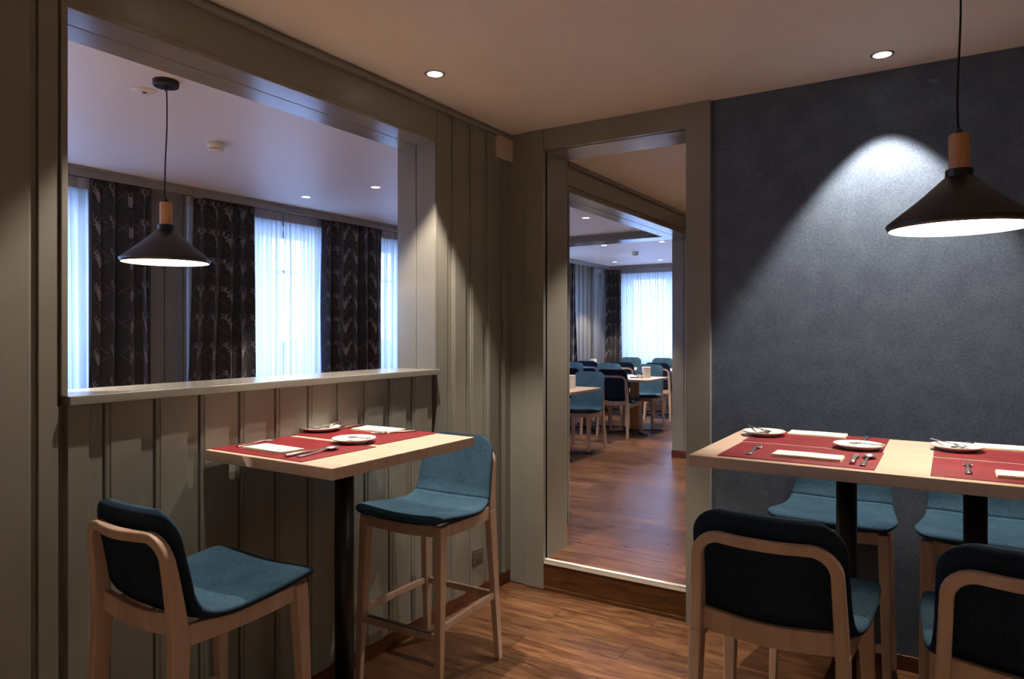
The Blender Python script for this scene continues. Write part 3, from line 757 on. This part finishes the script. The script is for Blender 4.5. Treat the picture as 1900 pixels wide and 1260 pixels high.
ch = build_seat('dining', 'dining_chair', 'blue dining chair facing the camera at the nearest dining table beside the left jamb', 'dining chair')
ch.location = (-3.41, 6.80, ZU); ch.rotation_euler = (0, 0, PI + .02); ch['group'] = 'blue dining chairs'
def dch(x, y, r, lab): return dup(ch, (x, y, ZU), r, lab, 'blue dining chairs')
dch(-3.455, 7.985, 0.03, 'navy-backed dining chair in the middle of the doorway view, back to the camera')
dch(-3.455, 8.76, PI, 'blue dining chair facing the camera at the right side of the table with folded cards')
dch(-4.045, 7.97, -.02, 'dark-backed dining chair at the doorway left jamb, second row')
dch(-4.055, 8.76, PI + .02, 'light blue dining chair top peeking over the middle navy chair')
dch(-4.65, 8.78, PI, 'light blue dining chair top beside the left jamb, farther row')
dch(-3.55, 9.77, 0, 'navy-backed dining chair at the right jamb, third row')
dch(-4.10, 9.77, .03, 'dark dining chair back behind the table with folded cards')
dch(-4.66, 9.77, 0, 'dark dining chair back in front of the small far canister')
dch(-4.66, 11.0, PI, 'pale dining chair top in front of the far sheer, left one')
dch(-4.09, 11.0, PI, 'pale dining chair top in front of the far sheer, right one')

# ------------------------------------------------------------------ tables
def post_profile(r=.0345, n=48):
    pts = []
    for k in range(n):
        a = 2 * PI * k / n
        rr = r * (1 - .07 * (math.cos(a * 4) * .5 + .5) ** 3 - .03 * (math.cos(a * 8 + PI) * .5 + .5) ** 2)
        pts.append((rr * math.cos(a), rr * math.sin(a)))
    return pts
def bar_table(x0, x1, y0, y1, posts, label, rot=0):
    cx_, cy_ = (x0 + x1) / 2, (y0 + y1) / 2; hx, hy = (x1 - x0) / 2, (y1 - y0) / 2
    t = thing('bar_table', (cx_, cy_, 0), rot, label, 'table', 'beech bar tables')
    MB().box(-hx, hx, -hy, hy, 1.045 - .037, 1.045).build('tabletop', BEECHX, t, bevel=.003, seg=3)
    P = post_profile()
    for px_ in posts:
        m = MB(); q = px_ - cx_
        m.loft([[(q + a, b, z_) for a, b in P] for z_ in (.015, 1.005)])
        m.build('post', BLACK, t, smooth=True)
        MB().box(q - .20 if len(posts) == 1 else q - .16, q + .20 if len(posts) == 1 else q + .16, -.20, .20, 0, .012).build('base_plate', BLACK, t, bevel=.004)
        MB().box(q - .12, q + .12, -.12, .12, 1.000, 1.008).build('mounting_plate', BLACK, t)
    return t
bar_table(-2.152, -1.542, 1.458, 2.180, [-1.862], 'square beech bar table against the panelled wall under the hatch', rot=.0)
bar_table(-.728, .480, 2.243, 2.962, [-.300, .063], 'long beech bar table with two black posts before the blue wall')
# dining tables
def dining_table(label, loc):
    t = thing('dining_table', loc, 0, label, 'table', 'dining tables')
    MB().box(-.315, .315, -.345, .345, .660, .688).build('tabletop', BEECHX, t, bevel=.003)
    MB().box(-.045, .045, -.045, .045, .03, .660).box(-.055, -.045, -.02, .02, .03, .66).box(.045, .055, -.02, .02, .03, .66).box(-.02, .02, -.055, -.045, .03, .66).build('post', ORANGE, t, bevel=.004)
    m = MB()
    for a in range(4):
        an = a * PI / 2 + PI / 4; c, s_ = math.cos(an), math.sin(an)
        m.sweep([(0, 0, .024), (.36 * c, .36 * s_, .014)], .045, .018, axis=(0, 0, 1))
    m.build('cross_base', BLACK, t, bevel=.004)
    return t
dt = dining_table('nearest dining table beside the doorway left jamb, set with canister and jar', (-3.425, 6.36, ZU))
for (x, y, lab) in ((-3.405, 8.34, 'dining table with folded purple cards in the middle of the doorway view'), (-4.065, 8.34, 'dining table hidden behind the middle navy chair'), (-4.72, 8.34, 'dining table by the windows, second row'),
                    (-3.48, 10.36, 'far dining table by the right jamb'), (-4.12, 10.36, 'far dining table in front of the far sheer'), (-4.755, 10.36, 'far dining table by the corner with the small far canister')):
    dup(dt, (x, y, ZU), 0, lab)
ZD = ZU + .688
def canister(x, y, label):
    t = thing('table_canister', (x, y, ZD), 0, label, 'canister', 'white table canisters')
    MB().lathe([(.0001, 0), (.050, 0), (.053, .004), (.054, .130), (.050, .132), (.050, .126), (.0001, .124)], n=32).build('body', PORC, t, smooth=False)
    MB().lathe([(.053, .120), (.0555, .122), (.0555, .132), (.053, .134)], n=32).build('rim_band', PLASTIC, t)
canister(-3.345, 6.46, 'white table canister on the nearest dining table')
canister(-3.30, 8.47, 'white table canister on the table with folded purple cards')
canister(-4.97, 10.40, 'small far white canister showing above the dark chair back')
def shaker(x, y, label, cap, fill):
    t = thing('shaker', (x, y, ZD), 0, label, 'shaker', 'salt and pepper shakers')
    MB().lathe([(.0001, 0), (.017, 0), (.020, .010), (.020, .035), (.014, .050)], n=20).build('jar', fill, t, smooth=True)
    MB().lathe([(.015, .049), (.016, .052), (.015, .064), (.0001, .068)], n=20).build('cap', cap, t)
shaker(-3.330, 6.335, 'dark-capped pepper shaker before the nearest canister', PEPPER, SALT)
shaker(-3.42, 6.40, 'pink salt shaker left of the nearest canister', PLASTIC, SALT)
shaker(-3.335, 8.30, 'left dark-capped shaker on the table with purple cards', PEPPER, SALT)
shaker(-3.285, 8.28, 'right dark-capped shaker on the table with purple cards', PEPPER, SALT)
t = thing('glass_jar', (-3.545, 6.44, ZD), 0, 'clear glass jar at the left jamb on the nearest dining table', 'jar')
MB().lathe([(.0001, 0), (.036, 0), (.038, .01), (.038, .07), (.028, .085), (.026, .085), (.034, .07), (.034, .008), (.0001, .006)], n=28).build('body', PORC, t, smooth=True)
MB().lathe([(.029, .083), (.030, .098), (.0001, .100)], n=24).build('lid', CHROME, t)
for i, (x, y, r, m_, lab) in enumerate(((-3.55, 8.26, .5, PURPLE, 'purple folded card lying nearest on the second-row dining table'), (-3.50, 8.44, -.6, WHITEC, 'white folded card lying on the second-row dining table'), (-3.62, 8.60, .1, PURPLE, 'purple folded card lying farthest on the second-row dining table'))):
    q = MB().box(-.075, .075, -.052, .052, 0, .0025); q.add([(-.075, -.052, .003), (.075, -.052, .003), (.075, .045, .022), (-.075, .045, .022)], [(0, 1, 2, 3)])
    o = q.build('menu_card', m_); o.location = (x, y, ZD + .0005 + .001 * i); o.rotation_euler = (0, 0, r); tag(o, lab, 'card', 'cards on the dining table')
o = MB().box(-.05, .05, -.02, .02, 0, .012).build('pen_case', PEPPER, bevel=.004); o.location = (-3.40, 8.30, ZD + .0005); o.rotation_euler = (0, 0, .5); tag(o, 'small black case beside the purple cards', 'case')

# ------------------------------------------------------------------ table settings
ZT = 1.045
def fork_mesh():
    m = MB(); L = .185
    st_ = [(-.093, .0085, .0035, .0025), (-.085, .0095, .0035, .0022), (-.03, .0055, .0035, .002), (.0, .0040, .005, .002), (.025, .0040, .0075, .002), (.040, .010, .0045, .0014), (.050, .0125, .0025, .0012)]
    m.loft([[(w_, y, z_ - h_), (w_, y, z_ + h_), (-w_, y, z_ + h_), (-w_, y, z_ - h_)] for (y, w_, z_, h_) in st_])
    for k in range(4):
        x_ = -.0105 + .007 * k
        m.loft([[(x_ + w_, y, z_ - .0011), (x_ + w_, y, z_ + .0011), (x_ - w_, y, z_ + .0011), (x_ - w_, y, z_ - .0011)] for (y, w_, z_) in ((.048, .0022, .0025), (.070, .0016, .0035), (.094, .0009, .009))])
    return m
def spoon_mesh(s=1.0, bowl=(.021, .031)):
    m = MB()
    st_ = [(-.093, .0080, .0035, .0024), (-.085, .0090, .0035, .0020), (-.03, .0050, .0035, .0018), (.0, .0036, .0055, .0018), (.030, .0036, .0080, .0018), (.042, .004, .0065, .0012)]
    m.loft([[(w_, y, z_ - h_), (w_, y, z_ + h_), (-w_, y, z_ + h_), (-w_, y, z_ - h_)] for (y, w_, z_, h_) in st_])
    a, b = bowl; cy_ = .040 + b - .003; n = 24; R = 6; vs = [(0, cy_, .0015)]; fs = []
    for lay, dz in ((0, 0), (1, .0011)):
        base = len(vs) if lay else 0
        if lay: vs.append((0, cy_, .0015 + dz))
        for r in range(1, R + 1):
            f = r / R
            for k in range(n):
                an = 2 * PI * k / n
                vs.append((a * f * math.cos(an), cy_ + b * f * math.sin(an), .0015 + dz + .0080 * f * f - (.0 if not lay else .0006 * f)))
        for k in range(n): fs.append((base, base + 1 + k, base + 1 + (k + 1) % n))
        for r in range(R - 1):
            for k in range(n):
                k2 = (k + 1) % n
                fs.append((base + 1 + r * n + k, base + 1 + (r + 1) * n + k, base + 1 + (r + 1) * n + k2, base + 1 + r * n + k2))
    o1 = 1 + (R - 1) * n; o2 = 1 + R * n + 1 + (R - 1) * n
    for k in range(n): fs.append((o1 + k, o1 + (k + 1) % n, o2 + (k + 1) % n, o2 + k))
    m.add(vs, fs)
    m.v = [(x * s, y * s, z * s) for x, y, z in m.v]
    return m
def finish(m, name, mat, parent=None):
    o = m.build(name, mat, parent, smooth=True)
    return o
fork0 = finish(fork_mesh(), 'fork', METAL); spoon0 = finish(spoon_mesh(), 'spoon', METAL); tea0 = finish(spoon_mesh(.70, (.021, .033)), 'teaspoon', METAL)
kn0 = thing('table_knife', (0, 0, -5), 0, 'knife', 'knife')
MB().loft([[(w_ + x_, y, z_ - h_), (w_ + x_, y, z_ + h_), (-w_ + x_, y, z_ + h_), (-w_ + x_, y, z_ - h_)] for (y, w_, z_, h_, x_) in ((.0, .0045, .006, .0008, 0), (.02, .008, .005, .0007, .001), (.06, .0088, .004, .0006, .001), (.09, .007, .003, .0005, -.001), (.103, .003, .0025, .0004, -.004))]).build('blade', METAL, kn0, smooth=False)
MB().loft([[(w_ * math.cos(a), y, .006 + h_ * math.sin(a)) for a in [2 * PI * k / 12 for k in range(12)]] for (y, w_, h_) in ((-.100, .006, .0035), (-.098, .0085, .0050), (-.05, .0075, .0048), (.0, .0050, .004), (.006, .0045, .002))]).build('handle', METAL, kn0, smooth=True)
plate0 = MB().lathe([(.0001, .004), (.040, .004), (.046, .0055), (.074, .0155), (.0785, .0175), (.0790, .0160), (.074, .012), (.050, .0035), (.046, .0), (.0001, .0)], n=64).build('side_plate', PORC, smooth=True)
mat0 = MB().box(-.2275, .2275, -.165, .165, 0, .0022).build('placemat', RED, bevel=.0006, seg=1)
def napkin_mesh():
    m = MB(); nx, ny = 12, 6
    for lay in range(3):
        a = .1025 - .001 * lay; b = .050 - .0012 * lay; z0 = .0008 + .0022 * lay
        top = []; bot = []
        for j in range(ny + 1):
            for i in range(nx + 1):
                x_ = -a + 2 * a * i / nx; y_ = -b + 2 * b * j / ny
                ww = .0007 * math.sin(x_ * 40 + lay) + .0006 * math.cos(y_ * 60 + lay * 2)
                fold = .0018 * (1 - (j / ny)) if lay else 0
                top.append((x_, y_, z0 + .0017 + ww * .5 + fold)); bot.append((x_, y_, z0 + (ww * .5 if lay else 0) + fold))
        n0 = len(top); fs = []
        g = lambda i, j: j * (nx + 1) + i
        for j in range(ny):
            for i in range(nx):
                fs.append((g(i, j), g(i + 1, j), g(i + 1, j + 1), g(i, j + 1))); fs.append((n0 + g(i, j), n0 + g(i, j + 1), n0 + g(i + 1, j + 1), n0 + g(i + 1, j)))
        for i in range(nx): fs.append((g(i, 0), n0 + g(i, 0), n0 + g(i + 1, 0), g(i + 1, 0))); fs.append((g(i, ny), g(i + 1, ny), n0 + g(i + 1, ny), n0 + g(i, ny)))
        for j in range(ny): fs.append((g(0, j), g(0, j + 1), n0 + g(0, j + 1), n0 + g(0, j))); fs.append((g(nx, j), n0 + g(nx, j), n0 + g(nx, j + 1), g(nx, j + 1)))
        m.add(top + bot, fs)
    return m
nap0 = napkin_mesh().build('paper_napkin', PAPER)
protos = dict(fork=(fork0, 'fork', 'table forks'), spoon=(spoon0, 'spoon', 'soup spoons'), tea=(tea0, 'teaspoon', 'teaspoons on plates'), knife=(kn0, 'knife', 'table knives'), plate=(plate0, 'plate', 'white side plates'), mat=(mat0, 'placemat', 'red placemats'), nap=(nap0, 'napkin', 'cream napkins'))
used = set()
def put(kind, x, y, z, r, label, tilt=(0, 0)):
    o, cat, grp = protos[kind]
    if kind in used:
        n_ = o.copy(); C.objects.link(n_)
        for c_ in list(o.children):
            d = c_.copy(); C.objects.link(d); d.parent = n_
        o = n_
    used.add(kind)
    o.location = (x, y, z); o.rotation_euler = (tilt[0], tilt[1], r)
    tag(o, label, cat, grp)
def setting(cx_, cy_, rot, where, fork=(-.145, -.015, 0.03), nap=(.028, -.048, 0), knife=(.160, -.01, .03), spoon=(.195, -.035, -.03), plate=(.147, .215), tea=-1.2, skip=()):
    c, s_ = math.cos(rot), math.sin(rot)
    def W(x, y): return (cx_ + c * x - s_ * y, cy_ + s_ * x + c * y)
    zm = ZT + .0004; zz = ZT + .0029
    put('mat', cx_, cy_, zm, rot, 'red placemat ' + where)
    put('fork', *W(fork[0], fork[1]), zz, rot + fork[2], 'steel fork on the placemat ' + where)
    put('nap', *W(nap[0], nap[1]), zz, rot + nap[2], 'folded cream napkin on the placemat ' + where)
    put('knife', *W(knife[0], knife[1]), zz, rot + knife[2], 'steel knife on the placemat ' + where)
    put('spoon', *W(spoon[0], spoon[1]), zz, rot + spoon[2], 'large spoon on the placemat ' + where)
    put('plate', *W(*plate), zz, 0, 'white side plate of the setting ' + where)
    # teaspoon: bowl in the plate, handle over the rim
    a = tea; d = (math.cos(a), math.sin(a))       # direction handle -> bowl in world
    p = W(*plate)
    ang = a - PI / 2
    put('tea', p[0] - d[0] * .035, p[1] - d[1] * .035, zz + .0165, ang, 'teaspoon resting on the plate of the setting ' + where, tilt=(-.10, 0))
setting(-1.920, 1.640, 0, 'at the near side of the hatch table', nap=(-.022, -.070, -.03), fork=(-.175, -.015, .14), knife=(.128, -.045, .02), spoon=(.158, -.035, .12), plate=(.095, .190), tea=PI - .25)
setting(-1.945, 2.010, PI, 'at the far side of the hatch table', fork=(-.085, -.070, -.55), nap=(.015, -.090, .04), knife=(.168, -.060, -.03), spoon=(.212, -.045, .12), plate=(.205, .04), tea=-PI * .5)
setting(-.416, 2.437, 0, 'at the left front of the long table', tea=PI - .52)
setting(-.422, 2.792, PI, 'at the left rear of the long table', tea=-.75, plate=(.190, -.01), nap=(.015, -.108, 0), knife=(.150, -.062, .05), spoon=(.19, -.066, 0), fork=(-.155, -.05, 0))
setting(.178, 2.437, 0, 'at the right front of the long table', tea=PI - .5, fork=(-.137, -.008, 0), nap=(.03, -.062, 0))
setting(.178, 2.792, PI, 'at the right rear of the long table', tea=-.7, plate=(.163, .0), nap=(.010, -.108, 0), knife=(.128, -.062, 0), spoon=(.160, -.066, 0))

# ------------------------------------------------------------------ small wall things
t = thing('junction_box', (XL, 3.345, 2.492), 0, 'small cream cover box under the ceiling in the corner beside the doorway', 'cover box')
MB().box(-.004, .020, -.083, .079, -.065, .065).build('cover', VENT, t, bevel=.003)
m = MB()
for (yy, zz) in ((-.07, .052), (.066, -.052), (-.07, -.052), (.066, .052)): m.box(.0195, .0215, yy - .003, yy + .003, zz - .003, zz + .003)
m.build('screws', CHROME, t)
t = thing('wall_socket', (XL, 3.087, .236), 0, 'dark bronze socket plate low on the panelled wall right of the stool', 'socket')
MB().box(-.004, .006, -.046, .046, -.042, .042).build('plate', SOCK, t, bevel=.003)
MB().box(.003, .008, -.028, .028, -.026, .026).build('insert', SOCK, t, bevel=.004)
